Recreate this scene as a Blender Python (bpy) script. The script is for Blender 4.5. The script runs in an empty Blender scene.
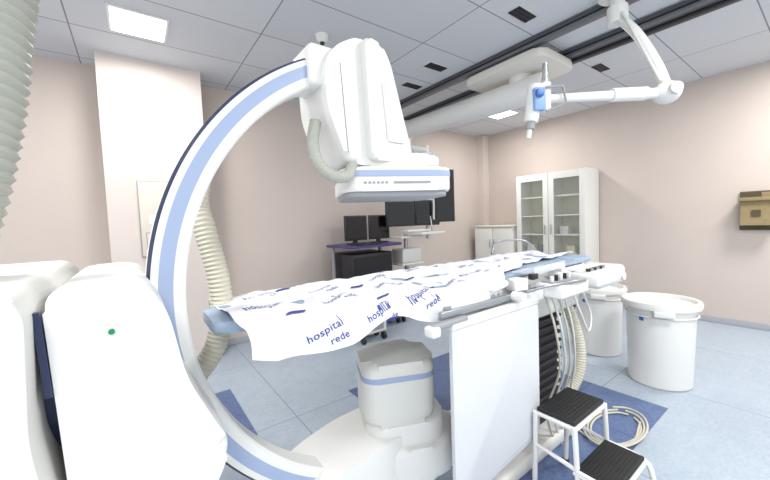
import bpy, bmesh, math, random
from mathutils import Matrix, Vector, noise
random.seed(4)
scene=bpy.context.scene
# ---------------------------------------------------------------- camera
F=338.0
cam=bpy.data.cameras.new('camera'); co=bpy.data.objects.new('camera',cam); scene.collection.objects.link(co)
cam.sensor_width=36; cam.lens=36*F/770; cam.clip_start=0.02
co.matrix_world=Matrix.Translation((0,0,1.4))@Matrix.Rotation(math.radians(-36.5),4,'Z')@Matrix.Rotation(math.radians(90-3.17),4,'X')@Matrix.Rotation(math.radians(-2.2),4,'Z')
scene.camera=co
scene.view_settings.view_transform='Standard'
scene.view_settings.look='None'
# ---------------------------------------------------------------- materials
def mat(name,col,rough=.5,metal=0,bump=0,bscale=40,var=0,vscale=6,emit=0,trans=0,spec=None,alpha=1):
    m=bpy.data.materials.new(name); m.use_nodes=True; nt=m.node_tree; b=nt.nodes['Principled BSDF']
    b.inputs['Base Color'].default_value=(*col,1); b.inputs['Roughness'].default_value=rough; b.inputs['Metallic'].default_value=metal
    if spec is not None: b.inputs['Specular IOR Level'].default_value=spec
    if trans: b.inputs['Transmission Weight'].default_value=trans
    if alpha<1: b.inputs['Alpha'].default_value=alpha
    if emit: b.inputs['Emission Color'].default_value=(*col,1); b.inputs['Emission Strength'].default_value=emit
    geo=nt.nodes.new('ShaderNodeNewGeometry')
    if var:
        n=nt.nodes.new('ShaderNodeTexNoise'); n.inputs['Scale'].default_value=vscale; n.inputs['Detail'].default_value=4
        nt.links.new(geo.outputs['Position'],n.inputs['Vector'])
        r=nt.nodes.new('ShaderNodeValToRGB'); r.color_ramp.elements[0].position=.3; r.color_ramp.elements[1].position=.7
        r.color_ramp.elements[0].color=(*[c*(1-var) for c in col],1); r.color_ramp.elements[1].color=(*[min(1,c*(1+var)) for c in col],1)
        nt.links.new(n.outputs['Fac'],r.inputs['Fac']); nt.links.new(r.outputs['Color'],b.inputs['Base Color'])
    if bump:
        n=nt.nodes.new('ShaderNodeTexNoise'); n.inputs['Scale'].default_value=bscale; n.inputs['Detail'].default_value=3
        nt.links.new(geo.outputs['Position'],n.inputs['Vector'])
        bp=nt.nodes.new('ShaderNodeBump'); bp.inputs['Strength'].default_value=bump; bp.inputs['Distance'].default_value=.01
        nt.links.new(n.outputs['Fac'],bp.inputs['Height']); nt.links.new(bp.outputs['Normal'],b.inputs['Normal'])
    return m
def tilemat(name,col,seam,w,h,mortar,speck=0,speck_col=None,rough=.4,var=.03,off=(0,0),msm=.1):
    m=bpy.data.materials.new(name); m.use_nodes=True; nt=m.node_tree; b=nt.nodes['Principled BSDF']; b.inputs['Roughness'].default_value=rough
    geo=nt.nodes.new('ShaderNodeNewGeometry'); mp=nt.nodes.new('ShaderNodeMapping'); mp.inputs['Location'].default_value=(off[0],off[1],0)
    nt.links.new(geo.outputs['Position'],mp.inputs['Vector'])
    br=nt.nodes.new('ShaderNodeTexBrick'); br.offset=0; br.inputs['Scale'].default_value=1; br.inputs['Mortar Size'].default_value=mortar; br.inputs['Mortar Smooth'].default_value=msm
    br.inputs['Brick Width'].default_value=w; br.inputs['Row Height'].default_value=h
    br.inputs['Color1'].default_value=(*[c*(1-var) for c in col],1); br.inputs['Color2'].default_value=(*[c*(1+var) for c in col],1); br.inputs['Mortar'].default_value=(*seam,1)
    nt.links.new(mp.outputs['Vector'],br.inputs['Vector'])
    out=br.outputs['Color']
    if speck:
        for sc,amt in ((45,speck),(9,speck*.6)):
            n=nt.nodes.new('ShaderNodeTexNoise'); n.inputs['Scale'].default_value=sc; n.inputs['Detail'].default_value=5; n.inputs['Roughness'].default_value=.7
            nt.links.new(geo.outputs['Position'],n.inputs['Vector'])
            r=nt.nodes.new('ShaderNodeValToRGB'); r.color_ramp.elements[0].position=.42; r.color_ramp.elements[1].position=.62
            r.color_ramp.elements[0].color=(0,0,0,1); r.color_ramp.elements[1].color=(amt,amt,amt,1)
            nt.links.new(n.outputs['Fac'],r.inputs['Fac'])
            mx=nt.nodes.new('ShaderNodeMixRGB'); mx.inputs['Color2'].default_value=(*speck_col,1)
            nt.links.new(r.outputs['Color'],mx.inputs['Fac']); nt.links.new(out,mx.inputs['Color1']); out=mx.outputs['Color']
    nt.links.new(out,b.inputs['Base Color']); return m
def s(r,g,b): # sRGB 0-255 -> linear
    return tuple(((c/255)/12.92 if c/255<.04045 else ((c/255+.055)/1.055)**2.4) for c in (r,g,b))
WHITE=mat('white_enamel',s(228,228,225),.35); WHITE2=mat('warm_white_plastic',s(217,217,212),.45)
IVORY=mat('ivory_plastic',s(226,223,214),.4)
BLUE=mat('pale_blue_stripe',s(156,172,202),.4); NAVY=mat('navy_plastic',s(38,48,84),.4)
DARK=mat('dark_plastic',s(34,34,40),.4); BLACK=mat('black_rubber',s(22,22,24),.6,bump=.3,bscale=200)
SCREEN=mat('dark_screen',s(10,12,18),.15); STEEL=mat('brushed_steel',s(170,172,176),.3,metal=.9); GREY=mat('grey_plastic',s(150,152,156),.5)
SEAM=mat('panel_gap_grey',s(160,158,156),.5)
RAIL=mat('anodised_rail',s(116,118,122),.4,metal=.4); RAILD=mat('rail_groove',s(40,42,46),.5,metal=.3)
HOSE=mat('beige_hose',s(200,196,180),.5); HOSEG=mat('grey_green_hose',s(168,170,160),.5)
PAD=mat('blue_grey_pad',s(150,168,188),.6); SHEETM=mat('white_sheet',s(238,238,242),.8,bump=.35,bscale=16)
INK=mat('blue_ink',s(52,66,138),.8); GREEN=mat('green_button',s(30,130,80),.4); REDM=mat('red_label',s(190,50,50),.5)
WALLM=mat('beige_paint',s(206,193,184),.6,var=.02,vscale=2); WALLP=mat('beige_paint_pillar',s(217,206,198),.6,var=.02,vscale=2)
BASEM=mat('baseboard_grey',s(170,172,178),.5); CARD=mat('cardboard',s(146,130,94),.8,var=.08,vscale=20); CARDD=mat('cardboard_print',s(84,76,56),.8)
PANELM=mat('access_panel_paint',s(220,210,196),.5); CAB=mat('cabinet_white',s(230,229,223),.4); CABIN=mat('cabinet_interior',s(226,222,196),.6)
GLASS=mat('glass',(.75,.8,.74),.05,alpha=.10); LEAD=mat('lead_curtain_vinyl',s(206,209,213),.5,bump=.3,bscale=5)
BIN=mat('bin_plastic',s(230,230,226),.4); PURPLE=mat('violet_shelf',s(70,62,120),.4); LIGHTM=mat('light_diffuser',(1,1,1),.5,emit=6)
BLUEP=mat('blue_plastic',s(60,110,180),.4); LBLUE=mat('injector_blue',s(130,165,212),.4); CLEAR=mat('clear_acrylic',(.85,.9,.95),.08,alpha=.35)
FLOORM=tilemat('floor_vinyl',s(182,193,203),s(122,137,158),1.22,1.22,.004,.45,s(146,163,184),.35,.04,(.35,.1))
MATM=tilemat('floor_dark_vinyl',s(104,123,162),s(70,86,122),1.2,1.2,.004,.55,s(66,84,128),.4,.03)
CEILM=tilemat('ceiling_panels',s(212,214,218),s(134,136,144),1.25,.62,.005,0,None,.7,.03,(.3,.2))
# ---------------------------------------------------------------- builders
class Grp:
    def __init__(s,name): s.name=name; s.parts=[]
    def done(s):
        e=bpy.data.objects.new(s.name,None); e.empty_display_size=.1; scene.collection.objects.link(e)
        mn=Vector((1e9,)*3); mx=Vector((-1e9,)*3)
        for o in s.parts:
            for v in o.data.vertices:
                w=o.matrix_world@v.co
                for i in range(3): mn[i]=min(mn[i],w[i]); mx[i]=max(mx[i],w[i])
        e.location=((mn.x+mx.x)/2,(mn.y+mx.y)/2,mn.z); bpy.context.view_layer.update()
        for o in s.parts: o.parent=e; o.matrix_parent_inverse=Matrix.Translation(-Vector(e.location))
        return e
def finish(bm,name,m,g=None,smooth=True,ang=38):
    bmesh.ops.recalc_face_normals(bm,faces=bm.faces)
    me=bpy.data.meshes.new(name); bm.to_mesh(me); bm.free()
    for x in (m if isinstance(m,(list,tuple)) else [m]): me.materials.append(x)
    if smooth:
        for p in me.polygons: p.use_smooth=True
        me.set_sharp_from_angle(angle=math.radians(ang))
    o=bpy.data.objects.new(name,me); scene.collection.objects.link(o)
    if g: g.parts.append(o)
    return o
def xf(bm,rot=0,c=(0,0,0),rx=0,ry=0):
    M=Matrix.Translation(c)@Matrix.Rotation(rot,4,'Z')@Matrix.Rotation(ry,4,'Y')@Matrix.Rotation(rx,4,'X')
    bmesh.ops.transform(bm,matrix=M,verts=bm.verts)
def box(name,c,size,m,g=None,bev=0,seg=3,rot=0,rx=0,ry=0,taper=1):
    bm=bmesh.new(); bmesh.ops.create_cube(bm,size=1)
    for v in bm.verts:
        k=taper if v.co.z>0 else 1
        v.co=Vector((v.co.x*size[0]*k,v.co.y*size[1]*k,v.co.z*size[2]))
    if bev: bmesh.ops.bevel(bm,geom=bm.edges[:],offset=bev,segments=seg,profile=.5,affect='EDGES',clamp_overlap=True)
    xf(bm,rot,c,rx,ry); return finish(bm,name,m,g)
def b2(name,a,b,m,g=None,bev=0,seg=3):
    return box(name,[(a[i]+b[i])/2 for i in range(3)],[abs(b[i]-a[i]) for i in range(3)],m,g,bev,seg)
def prism(name,poly,y0,y1,m,g=None,bev=0,seg=4,plane='XZ',rc=0,M=None):
    pts=[Vector((p[0],p[1])) for p in poly]
    if rc:
        out=[]
        n=len(pts)
        for i in range(n):
            p=pts[i];a=pts[i-1];b=pts[(i+1)%n]
            da=(a-p);db=(b-p);r=min(rc,da.length*.45,db.length*.45)
            s0=p+da.normalized()*r;s1=p+db.normalized()*r
            for k in range(6):
                t=k/5; out.append((1-t)**2*s0+2*t*(1-t)*p+t*t*s1)
        pts=out
    bm=bmesh.new()
    f=lambda p,y: (p.x,y,p.y) if plane=='XZ' else ((p.x,p.y,y) if plane=='XY' else (y,p.x,p.y))
    A=[bm.verts.new(f(p,y0)) for p in pts]; B=[bm.verts.new(f(p,y1)) for p in pts]
    fa=bm.faces.new(A); fb=bm.faces.new(B[::-1])
    for i in range(len(pts)): bm.faces.new((A[i],B[i],B[(i+1)%len(pts)],A[(i+1)%len(pts)]))
    if bev:
        ed=list(set(list(fa.edges)+list(fb.edges)))
        bmesh.ops.bevel(bm,geom=ed,offset=bev,segments=seg,profile=.5,affect='EDGES',clamp_overlap=True)
    if M: bmesh.ops.transform(bm,matrix=M,verts=bm.verts)
    return finish(bm,name,m,g)
def rbox(name,c,size,rad,bev,m,g=None,rot=0,seg=4):
    x,y=size[0]/2,size[1]/2; pts=[]
    for cx,cy,a0 in ((x-rad,y-rad,0),(-x+rad,y-rad,90),(-x+rad,-y+rad,180),(x-rad,-y+rad,270)):
        for k in range(7):
            a=math.radians(a0+15*k); pts.append((cx+rad*math.cos(a),cy+rad*math.sin(a)))
    M=Matrix.Translation(c)@Matrix.Rotation(rot,4,'Z')
    return prism(name,pts,-size[2]/2,size[2]/2,m,g,bev,seg,'XY',0,M)
def smoothpath(P,n=10):
    P=[Vector(p) for p in P]
    if len(P)<3:
        return [P[0].lerp(P[1],i/n) for i in range(n+1)]
    Q=[P[0]*2-P[1]]+P+[P[-1]*2-P[-2]]; out=[]
    for i in range(1,len(Q)-2):
        a,b,c,d=Q[i-1:i+3]
        for k in range(n):
            t=k/n; out.append(.5*((2*b)+(c-a)*t+(2*a-5*b+4*c-d)*t*t+(3*b-a-3*c+d)*t**3))
    out.append(P[-1]); return out
def sweep(name,path,rad,m,g=None,n=14,caps=True):
    bm=bmesh.new(); up=None; rings=[]
    N=len(path)
    for i,p in enumerate(path):
        t=(path[min(i+1,N-1)]-path[max(i-1,0)]).normalized()
        if up is None:
            up=Vector((0,0,1)) if abs(t.z)<.9 else Vector((1,0,0))
        up=(up-t*up.dot(t)).normalized(); sd=t.cross(up)
        r=rad(i,N) if callable(rad) else rad
        rings.append([bm.verts.new(p+(up*math.cos(2*math.pi*k/n)+sd*math.sin(2*math.pi*k/n))*r) for k in range(n)])
    for a,b in zip(rings,rings[1:]):
        for k in range(n): bm.faces.new((a[k],a[(k+1)%n],b[(k+1)%n],b[k]))
    if caps: bm.faces.new(rings[0]); bm.faces.new(rings[-1][::-1])
    return finish(bm,name,m,g,ang=50)
def tube(name,P,r,m,g=None,n=12,sm=8): return sweep(name,smoothpath(P,sm) if len(P)>2 else [Vector(p) for p in P],r,m,g,n)
def poly_tube(name,P,r,m,g=None,n=12): return sweep(name,[Vector(p) for p in P],r,m,g,n)
def corr(name,P,r,m,g=None,pitch=.018,depth=.12,n=20):
    sp=smoothpath(P,20); L=[0]
    for a,b in zip(sp,sp[1:]): L.append(L[-1]+(b-a).length)
    tot=L[-1]; cnt=int(tot/pitch)*4; pts=[]; j=0
    for i in range(cnt+1):
        d=tot*i/cnt
        while j<len(L)-2 and L[j+1]<d: j+=1
        t=(d-L[j])/max(1e-9,L[j+1]-L[j]); pts.append(sp[j].lerp(sp[j+1],t))
    return sweep(name,pts,lambda i,N:r*(1-depth*(0,.5,1,.5)[i%4]),m,g,n)
def cyl(name,a,b,r,m,g=None,r2=None,n=28,bev=0):
    a=Vector(a);b=Vector(b);d=b-a;L=d.length
    bm=bmesh.new(); bmesh.ops.create_cone(bm,cap_ends=True,segments=n,radius1=r,radius2=r if r2 is None else r2,depth=L)
    if bev: bmesh.ops.bevel(bm,geom=[e for e in bm.edges if len([f for f in e.link_faces if len(f.verts)>4])==1],offset=bev,segments=3,profile=.5,affect='EDGES',clamp_overlap=True)
    M=Matrix.Translation((a+b)/2)@d.to_track_quat('Z','Y').to_matrix().to_4x4()
    bmesh.ops.transform(bm,matrix=M,verts=bm.verts); return finish(bm,name,m,g)
def ball(name,c,r,m,g=None,sc=(1,1,1)):
    bm=bmesh.new(); bmesh.ops.create_uvsphere(bm,u_segments=24,v_segments=14,radius=r)
    for v in bm.verts: v.co=Vector((v.co.x*sc[0]+c[0],v.co.y*sc[1]+c[1],v.co.z*sc[2]+c[2]))
    return finish(bm,name,m,g,ang=80)
def lathe(name,prof,c,m,g=None,n=48):
    bm=bmesh.new(); R=[[bm.verts.new((c[0]+r*math.cos(2*math.pi*k/n),c[1]+r*math.sin(2*math.pi*k/n),c[2]+z)) for k in range(n)] for r,z in prof]
    for a,b in zip(R,R[1:]):
        for k in range(n): bm.faces.new((a[k],a[(k+1)%n],b[(k+1)%n],b[k]))
    bm.faces.new(R[0]); 
    return finish(bm,name,m,g,ang=35)
# ---------------------------------------------------------------- room shell
XB,YA,H=5.67,4.29,2.99
b2('floor',(-4,-2.5,-.1),(XB+.15,YA+.15,0),FLOORM)
b2('ceiling',(-4,-2.5,H),(XB+.15,YA+.15,H+.1),CEILM)
b2('wall_back',(-4,YA,0),(XB+.15,YA+.15,H),WALLM)
b2('wall_right',(XB,-2.5,0),(XB+.15,YA,H),WALLM)
b2('wall_pillar',(-.18,3.92,0),(.64,YA,H),WALLP)
b2('trim_1',(XB-.16,YA-.14,0),(XB,YA,H),WALLP)
b2('baseboard_right',(XB-.015,-2.5,0),(XB,YA-.14,.075),BASEM,None,.004)
b2('baseboard_back',(.64,YA-.015,0),(XB-.16,YA,.075),BASEM,None,.004)
b2('baseboard_pillar',(-.18,3.905,0),(.64,3.92,.075),BASEM,None,.004)
b2('floor_inlay',(1.35,.70,0),(2.95,2.42,.003),MATM)
b2('floor_inlay.001',(.0,2.3,0),(.58,3.12,.003),MATM)
# ceiling light panels
def lightpanel(x,y,w,name='ceiling_light_panel',power=30,d=None):
    d=d or w
    g=Grp(name)
    b2('frame',(x-w/2-.02,y-d/2-.02,H-.012),(x+w/2+.02,y+d/2+.02,H),WHITE,g,.003)
    b2('diffuser',(x-w/2,y-d/2,H-.016),(x+w/2,y+d/2,H-.0125),LIGHTM,g)
    g.done()
    l=bpy.data.lights.new('panel_lamp','AREA'); l.shape='RECTANGLE'; l.size=w; l.size_y=d; l.energy=power; l.color=(1,.985,.965)
    o=bpy.data.objects.new('panel_lamp',l); o.location=(x,y,H-.03); scene.collection.objects.link(o)
lightpanel(.13,3.26,.34,power=24)
lightpanel(4.65,3.16,.34,power=24)
for x,y in ((2.0,-.6),(-1.2,1.2),(4.6,-.2),(-.8,-1.2)): lightpanel(x,y,.6,power=54)
# ceiling vents
for i,(x,y) in enumerate(((2.63,2.55),(2.56,1.53),(2.74,3.05),(4.15,2.35),(4.2,1.6),(2.05,3.4))):
    g=Grp('ceiling_air_vent')
    b2('frame',(x-.13,y-.06,H-.008),(x+.13,y+.06,H),WHITE2,g,.002)
    b2('slot',(x-.12,y-.05,H-.012),(x+.12,y+.05,H-.008),RAILD,g)
    for k in range(3): b2('louvre_%d'%k,(x-.12,y-.035+k*.032,H-.016),(x+.12,y-.03+k*.032,H-.012),DARK,g)
    g.done()
g=Grp('smoke_detector'); lathe('body',[(.0001,-.06),(.03,-.06),(.05,-.035),(.055,0)],(1.38,2.65,H),WHITE,g); cyl('lens',(1.38,2.65,H-.075),(1.38,2.65,H-.058),.018,DARK,g); g.done()
# ceiling rails
for nm,x0,w in (('ceiling_rail',3.0,.08),('ceiling_rail',3.58,.2)):
    g=Grp(nm)
    b2('beam',(x0-w/2,-2.4,H-.07),(x0+w/2,YA-.05,H),RAIL,g,.006)
    b2('groove',(x0-w/2-.004,-2.38,H-.045),(x0+w/2+.004,YA-.07,H-.03),RAILD,g)
    if w>.1: b2('cable_channel',(x0-.02,-2.3,H-.10),(x0+.05,YA-.4,H-.07),DARK,g,.01)
    b2('flange',(x0-w/2-.02,-2.4,H-.012),(x0+w/2+.02,YA-.05,H-.002),RAIL,g)
    g.done()
# ---------------------------------------------------------------- C-arm machine
g=Grp('c_arm_xray_machine')
CX,CZ,RO=.99,1.16,.975
prof=[(RO,1.335,0),(RO,1.245,3),(RO-.010,1.232,0),(RO-.030,1.230,1),(RO-.070,1.230,0),(RO-.098,1.232,0),(RO-.105,1.240,0),(RO-.105,1.33,0),(RO-.097,1.34,0),(RO-.012,1.342,0)]
bm=bmesh.new(); prev=None; N=120; a0,a1=112,276
for i in range(N+1):
    a=math.radians(a0+(a1-a0)*i/N)
    ring=[bm.verts.new((CX+r*math.cos(a),y,CZ+r*math.sin(a))) for r,y,_ in prof]
    if prev:
        for k in range(len(prof)):
            f=bm.faces.new((prev[k],prev[(k+1)%len(prof)],ring[(k+1)%len(prof)],ring[k])); f.material_index=prof[k][2] if prof[k][2]<2 else (2)
    else: bm.faces.new(ring)
    prev=ring
bm.faces.new(prev[::-1])
finish(bm,'c_ring',[WHITE,BLUE,NAVY],g)
prism('carriage_block',[(-.165,1.285),(.01,1.285),(.055,1.2),(.085,1.02),(.145,.88),(.18,.81),(.13,.70),(.0,.62),(-.14,.62)],.98,1.6,WHITE,g,.028,5,rc=.05)
prism('stand_column',[(-1.0,1.30),(-.2,1.30),(-.175,1.25),(-.185,1.0),(-.13,.6),(-.06,.1),(-.06,0),(-1.0,0)],.9,1.75,WHITE2,g,.03,5,rc=.05)
cyl('swivel_joint',(-.22,1.25,1.03),(-.1,1.25,1.03),.21,NAVY,g)
prism('carriage_seam',[(-.178,1.24),(-.166,1.24),(-.158,1.06),(-.170,1.06)],.972,.99,NAVY,g)
cyl('green_indicator',(-.055,.985,1.175),(-.055,.972,1.175),.006,GREEN,g)
b2('stand_base',(-.9,1.0,0),(.05,1.65,.1),WHITE2,g,.04)
# top housing
prism('detector_lift_housing',[(.62,1.84),(.615,2.0),(.66,2.08),(.76,2.14),(.85,2.13),(.875,1.95),(.86,1.68),(.80,1.63),(.70,1.64)],1.17,1.42,WHITE,g,.03,5,rc=.05)
prism('detector_column',[(.775,2.135),(.86,2.12),(.90,2.05),(1.015,1.65),(.79,1.65)],1.13,1.38,WHITE2,g,.02,4,rc=.03)
prism('column_recess',[(.85,1.97),(.90,1.97),(.96,1.73),(.87,1.73)],1.122,1.14,WHITE,g,.004,2,rc=.01)
prism('housing_seam',[(.700,1.68),(.703,1.68),(.683,2.02),(.680,2.02)],1.167,1.18,SEAM,g)
b2('ring_end_clamp',(.57,1.2,1.93),(.72,1.38,2.09),WHITE,g,.02)
rot=math.radians(-24)
DX,DY=.99,1.29
rbox('detector_top_cover',(DX,DY,1.655),(.42,.38,.06),.09,.022,WHITE2,g,rot)
rbox('detector_body',(DX,DY,1.575),(.49,.43,.10),.08,.012,WHITE,g,rot)
rbox('detector_stripe',(DX,DY,1.598),(.495,.435,.026),.082,.003,BLUE,g,rot)
rbox('detector_face',(DX,DY,1.515),(.46,.40,.022),.07,.005,GREY,g,rot)
Mr=Matrix.Translation((DX,DY,0))@Matrix.Rotation(rot,4,'Z')
def onface(nm,x,z,w,h,m,y=-.216,rr=rot):
    p=Mr@Vector((x,y,z)); box(nm,p,(w,.006,h),m,g,0,rot=rot)
onface('display',.05,1.56,.16,.008,GREY)
for i in range(6): onface('key_%d'%i,-.15+i*.018,1.56,.010,.008,GREY)
for i in range(5):
    p=Mr@Vector((-.14+i*.03,-.155,1.684)); box('button_%d'%i,p,(.018,.012,.006),DARK if i%2 else GREY,g,0,rot=rot)
p=Mr@Vector((.10,-.15,1.685)); box('top_keypad',p,(.12,.05,.008),BLUE,g,.003,rot=rot)
corr('collimator_hose',[(.60,1.24,1.80),(.575,1.22,1.72),(.575,1.19,1.64),(.62,1.17,1.585),(.69,1.17,1.585),(.74,1.2,1.64)],.024,HOSEG,g,.012)
# xray tube side
prism('tube_support',[(.42,.34),(.55,.40),(.72,.44),(.95,.45),(1.12,.43),(1.18,.36),(1.14,.26),(.98,.21),(.7,.22),(.46,.27)],1.14,1.46,WHITE,g,.06,5,rc=.07)
rbox('tube_disc',(1.04,1.27,.31),(.46,.42,.17),.18,.045,WHITE,g,rot)
rbox('tube_lower_collar',(1.0,1.28,.43),(.38,.34,.12),.1,.02,WHITE,g,rot)
rbox('tube_housing',(.97,1.28,.625),(.34,.30,.29),.07,.05,WHITE2,g,rot)
rbox('tube_stripe',(.97,1.28,.70),(.345,.305,.024),.073,.002,BLUE,g,rot)
corr('cable_hose',[(.24,1.62,1.62),(.22,1.6,1.5),(.235,1.57,1.4),(.27,1.55,1.2),(.275,1.55,1.05),(.24,1.55,.9),(.15,1.55,.78)],.045,HOSE,g,.018)
corr('supply_duct',[(-.10,1.22,2.97),(-.17,1.2,2.5),(-.20,1.18,2.2),(-.24,1.17,1.9),(-.275,1.16,1.65),(-.32,1.16,1.45),(-.39,1.18,1.25)],.082,HOSEG,g,.026,.10,28)
g.done()
# ---------------------------------------------------------------- patient table
g=Grp('patient_table')
rbox('tabletop',(1.42,1.30,1.055),(2.20,.54,.035),.12,.01,WHITE,g)
rbox('mattress',(1.44,1.30,1.078),(2.16,.54,.025),.12,.010,PAD,g)
rbox('head_pad',(.255,1.33,1.068),(.13,.28,.04),.04,.015,PAD,g)
b2('rail_near',(.95,.93,1.0),(2.6,.95,1.03),STEEL,g,.004)
b2('rail_far',(.95,1.64,1.0),(2.6,1.66,1.03),STEEL,g,.004)
for i in range(6):
    b2('rail_bracket_%d'%i,(1.0+i*.3,.95,1.005),(1.03+i*.3,1.04,1.04),GREY,g)
b2('carriage_frame',(1.25,1.0,.95),(2.6,1.6,1.04),WHITE2,g,.02)
b2('end_box',(2.25,.86,.93),(2.66,1.62,1.05),WHITE,g,.03)
b2('column_head',(1.5,1.02,.80),(2.35,1.55,.95),WHITE2,g,.03)
b2('column',(1.62,1.1,.08),(2.2,1.48,.80),BLACK,g,.01)
for i in range(12): b2('bellows_%d'%i,(1.6,1.08,.13+i*.055),(2.22,1.5,.15+i*.055),BLACK,g,.008)
b2('side_cover',(2.2,1.15,.06),(2.36,1.5,.7),WHITE2,g,.03)
b2('plinth',(1.4,.98,0),(2.5,1.6,.08),WHITE2,g,.025)
prism('lead_curtain',[(.98,.975),(1.62,.965),(1.62,.30),(1.60,.27),(1.00,.21),(.98,.24)],.905,.922,LEAD,g,.005,2,rc=.03)
b2('curtain_clamp',(.98,.90,.955),(1.62,.935,.99),WHITE,g,.006)
b2('curtain_hook',(1.55,.895,.97),(1.66,.94,1.02),WHITE,g,.008)
# rail controls
b2('handle_bar',(.88,.9,.975),(1.08,.93,1.0),GREY,g,.008)
b2('handle_knob',(.86,.885,.955),(.905,.94,.995),WHITE,g,.01)
b2('control_box',(1.66,.80,.98),(1.95,.95,1.05),WHITE,g,.015)
b2('control_face',(1.69,.83,1.05),(1.92,.93,1.056),GREY,g,.002)
for i in range(5): cyl('joystick_%d'%i,(1.71+i*.045,.88,1.055),(1.71+i*.045,.88,1.085),.009,DARK if i%2 else WHITE,g)
b2('control_box_2',(2.02,.78,.99),(2.34,.94,1.06),WHITE,g,.015)
b2('control_face_2',(2.05,.80,1.06),(2.31,.92,1.066),WHITE2,g,.002)
for i in range(6): cyl('knob_%d'%i,(2.08+i*.04,.86,1.064),(2.08+i*.04,.86,1.082),.012,STEEL if i%2 else DARK,g)
tube('grip_loop',[(1.55,.93,1.02),(1.6,.86,1.05),(1.75,.80,1.06),(1.9,.80,1.05),(2.0,.86,1.02)],.008,STEEL,g)
cyl('clamp_knob',(1.44,.93,1.02),(1.44,.87,1.02),.022,WHITE,g); cyl('clamp_knob_2',(2.45,.86,1.0),(2.45,.80,1.0),.025,WHITE,g)
box('accessory_tray',(1.36,.99,1.075),(.16,.1,.03),WHITE,g,.008,rot=.2); box('clamp_block',(1.52,.96,1.06),(.09,.07,.06),WHITE,g,.01,rot=-.2)
box('clear_tray',(1.80,1.0,1.10),(.36,.12,.012),CLEAR,g,.004,rot=.05); box('clear_tray_lip',(1.80,.935,1.115),(.36,.006,.04),CLEAR,g,.002,rot=.05)
box('dark_clip',(1.62,.93,1.09),(.05,.03,.03),DARK,g,.005); box('latch',(2.0,.99,1.09),(.10,.06,.04),WHITE,g,.01,rot=.3)
tube('arm_rest_bar',[(2.2,1.6,1.12),(2.3,1.62,1.2),(2.55,1.55,1.2),(2.66,1.5,1.12)],.008,STEEL,g)
b2('foot_pad',(2.35,1.05,1.06),(2.60,1.5,1.10),PAD,g,.02)
for i in range(4):
    x=1.72+i*.06
    tube('hanging_cable_%d'%i,[(x,.93,1.0),(x+.02,.88,.8),(x+.10,.9,.55),(x+.12+.03*i,.98,.3),(x+.2,1.0,.1),(x+.28,.98,.015)],.006,WHITE2 if i%2 else HOSE,g,8)
tube('looped_cable',[(1.95,.9,1.0),(1.98,.86,.85),(2.08,.86,.72),(2.16,.88,.80),(2.1,.9,.95),(2.15,.92,1.0)],.006,WHITE2,g,8)
corr('cable_hose',[(2.4,1.3,.85),(2.48,1.18,.75),(2.5,1.1,.5),(2.46,1.08,.3),(2.36,1.1,.17),(2.2,1.1,.12)],.04,HOSE,g,.018)
g.done()
# sheet
def S(u,v,off=0):
    wr=.012*noise.noise(Vector((u*5,v*6,0)))+.009*noise.noise(Vector((u*13,v*9,3)))+.018*abs(noise.noise(Vector((u*3+v*2,v*3,7))))
    W=.62
    if v<0: y=1.60+.02*math.sin(u*9)*min(1,-v*20)+.005; z=1.098+v+wr*.3
    elif v<=W: 
        y=1.60-v; z=1.098+wr*1.5
        e=min(v,W-v)
        if e<.03: z-= (.03-e)**2*14
    else:
        d=v-W; y=1.60-W-.012-.02*math.sin(u*11+1)*min(1,d*12)-.01*(1-math.exp(-d*60)); z=1.087-d+wr*.3
    return Vector((u+.01*noise.noise(Vector((u*2,v*2,9))),y-(off if v>W else 0),z+(off if v<=W else 0)))
NX,NY=210,64; bm=bmesh.new(); rows=[]
def vrange(u):
    hn=.085+.03*math.sin(u*6+.5)+.02*math.sin(u*15)
    if u<.32: hn*=max(.2,(u-.15)/.17)
    if u>1.15: hn=max(-.20,hn-(u-1.15)*.32)
    return -.06-.015*math.sin(u*8),.62+hn
for i in range(NX+1):
    u=.245+(2.66-.245)*i/NX; lo,hi=vrange(u)
    rows.append([bm.verts.new(S(u,lo+(hi-lo)*j/NY)) for j in range(NY+1)])
for a,b in zip(rows,rows[1:]):
    for j in range(NY): bm.faces.new((a[j],b[j],b[j+1],a[j+1]))
g=Grp('draped_sheet'); sh=finish(bm,'cloth',SHEETM,g,ang=180)
def sheet_text(txt,u,v,size,ang,name):
    c=bpy.data.curves.new(name,'FONT'); c.body=txt; c.size=size; c.align_x='CENTER'; c.resolution_u=3; c.space_character=1.06; c.offset=.0003
    t=bpy.data.objects.new(name,c); scene.collection.objects.link(t); bpy.context.view_layer.update()
    me=bpy.data.meshes.new_from_object(t.evaluated_get(bpy.context.evaluated_depsgraph_get())); bpy.data.objects.remove(t)
    bm=bmesh.new(); bm.from_mesh(me)
    bmesh.ops.subdivide_edges(bm,edges=[e for e in bm.edges if e.calc_length()>.012],cuts=1)
    ca,sa=math.cos(ang),math.sin(ang)
    for q in bm.verts:
        x,y=q.co.x,q.co.y; q.co=S(u+x*ca-y*sa, v-(x*sa+y*ca), .004)
    return finish(bm,name,INK,g,smooth=False)
def sheet_mark(u,v,sc,ang,name):
    bm=bmesh.new(); ca,sa=math.cos(ang),math.sin(ang); n=26; top=[];bot=[]
    for i in range(n+1):
        t=i/n; x=(t-.5)*sc; th=.3*sc*math.sin(math.pi*t); y0=.12*sc*math.sin(t*2*math.pi)
        for lst,y in ((top,y0+th/2+.0003),(bot,y0-th/2-.0003)):
            lst.append(bm.verts.new(S(u+x*ca-y*sa,v-(x*sa+y*ca),.004)))
    for i in range(n): bm.faces.new((bot[i],bot[i+1],top[i+1],top[i]))
    return finish(bm,name,INK,g,smooth=False)
k=0
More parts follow.
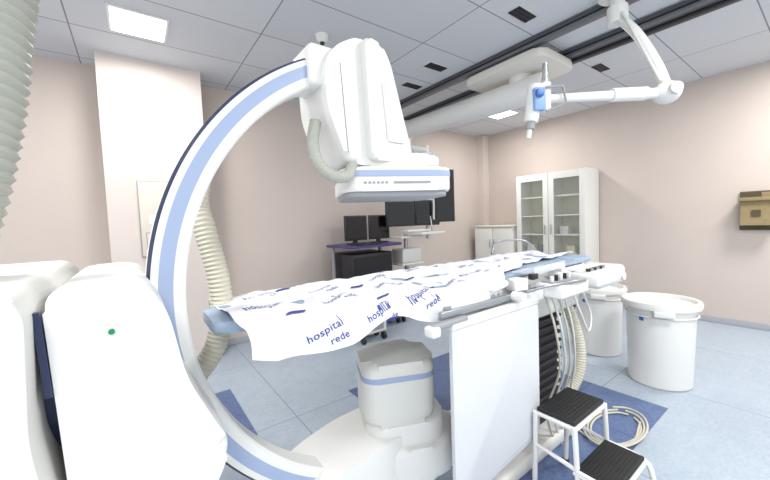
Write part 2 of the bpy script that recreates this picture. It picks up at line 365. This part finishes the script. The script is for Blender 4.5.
for (u,v,sz,an,both) in ((.47,.655,.038,.30,1),(.90,.61,.046,.30,1),(.68,.635,.036,.30,1),(1.18,.52,.044,.35,1),(.62,.44,.042,.35,1),(.36,.38,.042,.35,1),(.92,.36,.042,.35,1),(.66,.2,.042,.35,1),(1.02,.16,.042,.35,1),(1.3,.12,.045,.35,0),(1.28,.32,.042,.35,1),(1.5,.42,.045,.35,1),(1.62,.22,.045,.35,1),(1.95,.24,.045,.35,1),(.42,.14,.045,.35,1),(2.2,.34,.045,.3,0)):
    k+=1
    sheet_text('hospital',u,v,sz,an,'print_hospital_%d'%k)
    if both: sheet_text('rede',u+.045,v+sz*.8,sz*.9,an,'print_rede_%d'%k)
for j,(u,v,sc) in enumerate(((.42,.52,.08),(.76,.54,.07),(1.05,.50,.08),(.80,.28,.08),(1.14,.26,.08),(1.38,.42,.07),(1.75,.36,.07),(2.1,.2,.07),(.53,.08,.08),(1.1,.06,.07),(1.5,.08,.07))):
    sheet_mark(u,v,sc,.3,'print_mark_%d'%j)
g.done()
# ---------------------------------------------------------------- step stool
g=Grp('step_stool')
def tread(nm,x0,x1,y0,y1,z):
    b2(nm,(x0,y0,z-.02),(x1,y1,z),BLACK,g,.008)
    for i in range(9): b2(nm+'_rib_%d'%i,(x0+.015,y0+.015+i*(y1-y0-.03)/8.6,z-.001),(x1-.015,y0+.021+i*(y1-y0-.03)/8.6,z+.002),BLACK,g)
    poly_tube(nm+'_rim',[(x0,y0,z-.03),(x1,y0,z-.03),(x1,y1,z-.03),(x0,y1,z-.03),(x0,y0,z-.03)],.011,WHITE,g)
tread('tread_upper',1.55,1.87,.70,.885,.45); tread('tread_lower',1.54,1.86,.525,.695,.25)
for x in (1.545,1.87):
    tube('leg_back_%d'%(x*100),[(x,.885,.43),(x,.89,.2),(x,.895,.012)],.012,WHITE,g)
    tube('leg_mid_%d'%(x*100),[(x,.70,.43),(x,.69,.25),(x,.68,.012)],.012,WHITE,g)
    tube('leg_front_%d'%(x*100),[(x,.69,.235),(x,.54,.225),(x,.50,.17),(x,.48,.012)],.012,WHITE,g)
    tube('side_loop_%d'%(x*100),[(x,.885,.26),(x,.8,.25),(x,.69,.235)],.010,WHITE,g)
    for y in (.895,.68,.48): cyl('foot_%d_%d'%(x*100,y*100),(x,y,0),(x,y,.03),.016,DARK,g)
g.done()
# ---------------------------------------------------------------- bins
def bin_(x,y,h,rt,rb):
    g=Grp('waste_bin')
    lathe('body',[(rb,0),(rb+.01,.01),(rt-.015,h-.05),(rt+.015,h-.05),(rt+.02,h-.02),(rt+.012,h),(rt-.012,h),(rt-.018,h-.03),(rt-.05,h-.035),(.001,h-.02)],(x,y,0),BIN,g)
    z=.84; lathe('rib',[(rb+(rt-rb)*z-.005,h*z-.008),(rb+(rt-rb)*z+.008,h*z),(rb+(rt-rb)*z-.005,h*z+.008)],(x,y,0),BIN,g)
    for a in (math.radians(200),math.radians(20)):
        box('handle_%d'%(a*10),(x+(rt+.015)*math.cos(a),y+(rt+.015)*math.sin(a),h-.07),(.04,.13,.05),BIN,g,.012,rot=a)
    a=math.radians(165); box('label',(x+(rt-.012)*math.cos(a),y+(rt-.012)*math.sin(a),h-.13),(.004,.03,.03),BLUEP,g,0,rot=a,ry=math.radians(6))
    g.done()
bin_(3.42,.87,.68,.245,.20); bin_(3.74,1.45,.67,.22,.18)
# floor cable loops
g=Grp('coiled_floor_cable')
for i in range(3):
    P=[]
    for k in range(15):
        a=k/14*math.pi*1.9+i*.5; P.append((2.42+(.22+.03*i)*math.cos(a),.84+(.12+.015*i)*math.sin(a),.012+.007*i))
    tube('loop_%d'%i,P,.007,HOSE,g,8)
tube('lead',[(2.25,1.08,.03),(2.22,1.0,.014),(2.18,.85,.012),(2.3,.72,.012),(2.6,.76,.012)],.007,HOSE,g,8)
g.done()
# ---------------------------------------------------------------- glass cabinet
g=Grp('glass_door_cabinet')
x0,x1,y0,y1,z1=5.22,XB-.02,2.18,3.27,2.06
b2('back',(x1-.015,y0+.01,.06),(x1-.002,y1-.01,z1-.01),CABIN,g); b2('side_near',(x0,y0,.05),(x1,y0+.02,z1),CAB,g,.004); b2('side_far',(x0,y1-.02,.05),(x1,y1,z1),CAB,g,.004)
b2('top',(x0+.001,y0+.004,z1-.05),(x1-.001,y1-.004,z1-.001),CAB,g,.004); b2('bottom',(x0+.001,y0+.004,.051),(x1-.001,y1-.004,.12),CAB,g,.004)
for i in range(5): b2('shelf_%d'%i,(x0+.03,y0+.02,.48+i*.3),(x1-.02,y1-.02,.5+i*.3),CAB,g)
ym=(y0+y1)/2
b2('mullion',(x0+.003,ym-.012,.12),(x1-.02,ym+.012,z1-.05),CAB,g)
for i,(a,b) in enumerate(((y0,ym),(ym,y1))):
    for nm,q in (('stile_a',(a+.004,a+.085)),('stile_b',(b-.085,b-.004))): b2('door_%d_%s'%(i,nm),(x0-.022,q[0],.12),(x0-.001,q[1],z1-.004),CAB,g,.003)
    b2('door_%d_top'%i,(x0-.020,a+.085,z1-.11),(x0-.002,b-.085,z1-.006),CAB,g); b2('door_%d_low'%i,(x0-.020,a+.085,.122),(x0-.002,b-.085,.26),CAB,g)
    b2('door_%d_glass'%i,(x0-.012,a+.085,.26),(x0-.008,b-.085,z1-.11),GLASS,g)
cyl('handle_1',(x0-.04,ym-.05,1.1),(x0-.04,ym-.05,1.25),.008,STEEL,g); cyl('handle_2',(x0-.04,ym+.05,1.1),(x0-.04,ym+.05,1.25),.008,STEEL,g)
for i,(yy,zz,m) in enumerate(((2.4,.5,BLUEP),(2.6,.5,WHITE),(2.9,.5,CARD),(3.05,.8,WHITE),(2.4,.8,CABIN),(2.8,.8,BLUEP),(2.5,1.1,WHITE))): b2('box_%d'%i,(5.35,yy,zz),(5.5,yy+.12,zz+.12),m,g,.004)
for y in (y0+.05,y1-.05):
    for x in (x0+.04,x1-.04): b2('foot_%d%d'%(x*100,y*100),(x-.02,y-.02,0),(x+.02,y+.02,.052),DARK,g)
g.done()
g=Grp('low_cabinet')
b2('carcass',(5.2,3.34,.06),(XB-.02,4.14,1.22),CAB,g,.006); b2('plinth',(5.24,3.36,0),(XB-.04,4.12,.06),GREY,g)
b2('top',(5.17,3.33,1.22),(XB-.02,4.145,1.25),CAB,g,.005)
for i,(a,b) in enumerate(((3.35,3.73),(3.75,4.13))): b2('door_%d'%i,(5.18,a,.1),(5.199,b,1.2),CAB,g,.005)
for y in (3.71,3.79): cyl('handle_%d'%(y*100),(5.165,y,.85),(5.165,y,1.0),.008,STEEL,g)
g.done()
# ---------------------------------------------------------------- workstation by the back wall
g=Grp('computer_workstation')
b2('cabinet',(2.15,3.6,.12),(2.78,4.15,1.0),DARK,g,.02); b2('drawer_1',(2.18,3.585,.62),(2.75,3.6,.95),BLACK,g,.005); b2('drawer_2',(2.18,3.585,.2),(2.75,3.6,.58),BLACK,g,.005)
prism('desk_top',[(2.05,3.5),(2.45,3.42),(2.9,3.5),(2.95,4.15),(2.05,4.15)],1.08,1.11,PURPLE,g,.008,2,'XY',.08)
for x in (2.1,2.86): cyl('post_%d'%(x*100),(x,4.0,.1),(x,4.0,1.08),.025,GREY,g)
b2('base',(2.05,3.55,.07),(2.9,4.12,.12),PURPLE,g,.02)
b2('keyboard',(2.2,3.52,1.11),(2.55,3.64,1.13),DARK,g,.006)
for x in (2.1,2.84):
    for y in (3.6,4.06): cyl('caster_%d_%d'%(x*100,y*100),(x-.015,y,.035),(x+.015,y,.035),.035,DARK,g)
for i,x in enumerate((2.28,2.66)):
    b2('monitor_%d_foot'%i,(x-.02,3.78,1.11),(x+.2,3.92,1.125),DARK,g,.004); b2('monitor_%d_neck'%i,(x+.06,3.86,1.12),(x+.12,3.89,1.2),DARK,g)
    b2('monitor_%d_frame'%i,(x-.08,3.83,1.16),(x+.26,3.865,1.49),DARK,g,.006); b2('monitor_%d_screen'%i,(x-.06,3.826,1.18),(x+.24,3.831,1.47),SCREEN,g)
g.done()
g=Grp('instrument_cart')
b2('body',(2.0,3.2,.1),(2.35,3.42,.3),WHITE2,g,.02); b2('vent',(2.04,3.195,.14),(2.3,3.2,.25),GREY,g)
b2('tray',(1.95,3.18,.3),(2.4,3.44,.33),WHITE,g,.01)
for x in (2.03,2.32):
    for y in (3.23,3.39): cyl('caster_%d_%d'%(x*100,y*100),(x-.015,y,.045),(x+.015,y,.045),.045,DARK,g); 
for x in (2.03,2.32):
    for y in (3.23,3.39): cyl('fork_%d_%d'%(x*100,y*100),(x,y,.06),(x,y,.12),.012,STEEL,g)
g.done()
g=Grp('monitor_trolley')
cyl('post',(3.15,3.75,.1),(3.15,3.75,1.2),.03,STEEL,g)
for i in range(5):
    a=i*2*math.pi/5; tube('leg_%d'%i,[(3.15,3.75,.12),(3.15+.28*math.cos(a),3.75+.28*math.sin(a),.09)],.02,DARK,g,8); cyl('caster_%d'%i,(3.15+.28*math.cos(a)-.012,3.75+.28*math.sin(a),.035),(3.15+.28*math.cos(a)+.012,3.75+.28*math.sin(a),.035),.035,DARK,g)
b2('shelf',(2.95,3.6,1.15),(3.4,3.95,1.18),WHITE,g,.01); b2('keyboard_tray',(2.98,3.5,1.24),(3.42,3.68,1.27),WHITE,g,.01); b2('device',(2.98,3.62,.80),(3.33,3.88,1.0),WHITE2,g,.02); b2('shelf_2',(2.95,3.6,.77),(3.36,3.9,.80),WHITE,g,.01)
g.done()
# ---------------------------------------------------------------- ceiling monitor boom
g=Grp('ceiling_monitor_boom')
prism('carriage_plate',[(2.98,1.60),(3.60,1.60),(3.62,2.0),(3.55,2.48),(2.98,2.48)],2.82,2.90,IVORY,g,.02,3,'XY',.08)
b2('trolley_block',(3.0,1.75,2.88),(3.58,2.3,2.93),RAIL,g,.01)
cyl('pivot',(3.3,2.0,2.66),(3.3,2.0,2.84),.12,WHITE,g,bev=.01)
cyl('main_arm',(3.30,1.74,2.655),(3.14,3.62,2.655),.14,WHITE,g,r2=.115,n=36,bev=.015)
cyl('arm_end_cap',(3.302,1.725,2.655),(3.30,1.742,2.655),.10,WHITE2,g,bev=.005)
cyl('arm_collar',(3.14,3.60,2.655),(3.13,3.76,2.655),.13,WHITE,g,bev=.01)
cyl('elbow',(3.14,3.68,2.36),(3.14,3.68,2.62),.08,WHITE,g,bev=.01)
poly_tube('secondary_arm',[(3.14,3.68,2.42),(3.50,3.66,2.42)],.055,WHITE,g)
cyl('drop_post',(3.50,3.66,1.12),(3.50,3.66,2.46),.022,STEEL,g)
cyl('post_cap',(3.50,3.66,2.34),(3.50,3.66,2.48),.055,WHITE,g)
poly_tube('rack_bar',[(2.9,3.72,1.5),(3.75,3.56,1.5)],.02,STEEL,g)
rm=math.radians(-20)
for i,(x,y,w,h,z) in enumerate(((3.0,3.68,.42,.36,1.50),(3.42,3.58,.38,.36,1.50),(3.68,3.48,.32,.76,1.74))):
    box('screen_%d_case'%i,(x,y,z),(w,.05,h),DARK,g,.008,rot=rm); d=Vector((math.sin(rm),-math.cos(rm),0))*.028
    box('screen_%d_glass'%i,Vector((x,y,z))+d,(w-.04,.006,h-.05),SCREEN,g,0,rot=rm)
tube('cable',[(3.16,3.58,2.40),(3.34,3.5,2.22),(3.46,3.54,2.1),(3.46,3.56,1.9),(3.46,3.48,1.7),(3.46,3.48,1.4)],.014,WHITE2,g,8)
b2('handle_tray',(3.1,3.35,1.2),(3.55,3.55,1.23),WHITE,g,.008); cyl('tray_post',(3.45,3.5,1.2),(3.45,3.54,1.45),.012,STEEL,g)
g.done()
# ---------------------------------------------------------------- articulated ceiling arm
g=Grp('ceiling_articulated_arm')
cyl('ceiling_flange',(2.86,.98,2.93),(2.86,.98,H),.12,WHITE,g,bev=.01); cyl('down_post',(2.86,.98,2.78),(2.86,.98,2.93),.045,WHITE,g)
cyl('upper_joint',(2.86,.98,2.74),(2.86,.98,2.86),.065,WHITE,g,bev=.01)
tube('upper_arm',[(2.84,.97,2.78),(2.82,.85,2.6),(2.80,.74,2.36),(2.78,.68,2.18)],.032,WHITE,g)
poly_tube('upper_arm_rod',[(2.80,.93,2.78),(2.74,.70,2.22)],.010,WHITE2,g)
ball('elbow_joint',(2.78,.68,2.15),.078,WHITE,g,(1,1,.9)); cyl('elbow_cap',(2.71,.61,2.15),(2.73,.63,2.15),.035,WHITE2,g)
cyl('fore_arm',(2.76,.70,2.15),(2.16,1.14,2.14),.034,WHITE,g,r2=.026,bev=.004)
cyl('fore_arm_sleeve',(2.68,.757,2.15),(2.5,.89,2.148),.042,WHITE,g,bev=.006)
cyl('wrist_joint',(2.16,1.14,2.06),(2.16,1.14,2.24),.032,WHITE,g,bev=.006)
cyl('wrist_stem',(2.16,1.14,2.24),(2.16,1.14,2.36),.016,STEEL,g)
cyl('injector_head',(2.11,1.17,2.22),(2.07,1.19,1.99),.055,WHITE,g,r2=.04,bev=.01)
box('injector_panel',(2.075,1.14,2.12),(.07,.05,.14),LBLUE,g,.008,rot=-.6); box('injector_keys',(2.05,1.12,2.15),(.045,.04,.04),BLUEP,g,.004,rot=-.6)
cyl('syringe_collar',(2.07,1.19,1.99),(2.065,1.195,1.95),.028,GREY,g); cyl('syringe',(2.065,1.195,1.95),(2.055,1.2,1.89),.016,WHITE2,g)
poly_tube('grip',[(2.11,1.13,2.2),(2.2,1.05,2.2),(2.22,1.04,2.1),(2.13,1.12,2.05)],.008,GREY,g,8)
g.done()
# ---------------------------------------------------------------- wall items
g=Grp('electrical_access_panel')
b2('frame',(.045,3.908,1.145),(.335,3.92,1.865),SEAM,g,.002); b2('door',(.055,3.895,1.155),(.325,3.909,1.855),PANELM,g,.004); cyl('lock',(.30,3.885,1.5),(.30,3.896,1.5),.01,STEEL,g)
b2('label',(.12,3.892,1.46),(.19,3.8955,1.54),WHITE,g); b2('inner_frame',(.09,3.893,1.22),(.27,3.8955,1.38),SEAM,g); b2('inner_plate',(.098,3.891,1.228),(.262,3.8935,1.372),PANELM,g)
g.done()
g=Grp('wall_mounted_sharps_box')
prism('body',[(5.48,1.2),(5.66,1.2),(5.66,1.5),(5.50,1.5)],.42,.68,CARD,g,.003,1)
b2('bracket',(5.64,.40,1.14),(5.672,.70,1.58),CARDD,g,.003); b2('lid',(5.46,.41,1.47),(5.655,.69,1.51),CARD,g,.003)
b2('print_panel',(5.476,.52,1.30),(5.482,.59,1.37),CARDD,g); b2('flap',(5.5,.45,1.51),(5.6,.52,1.56),CARD,g,.003)
g.done()
# ---------------------------------------------------------------- light
w=bpy.data.worlds.new('world'); scene.world=w; w.use_nodes=True; w.node_tree.nodes['Background'].inputs['Color'].default_value=(.97,.985,1,1); w.node_tree.nodes['Background'].inputs['Strength'].default_value=1.3
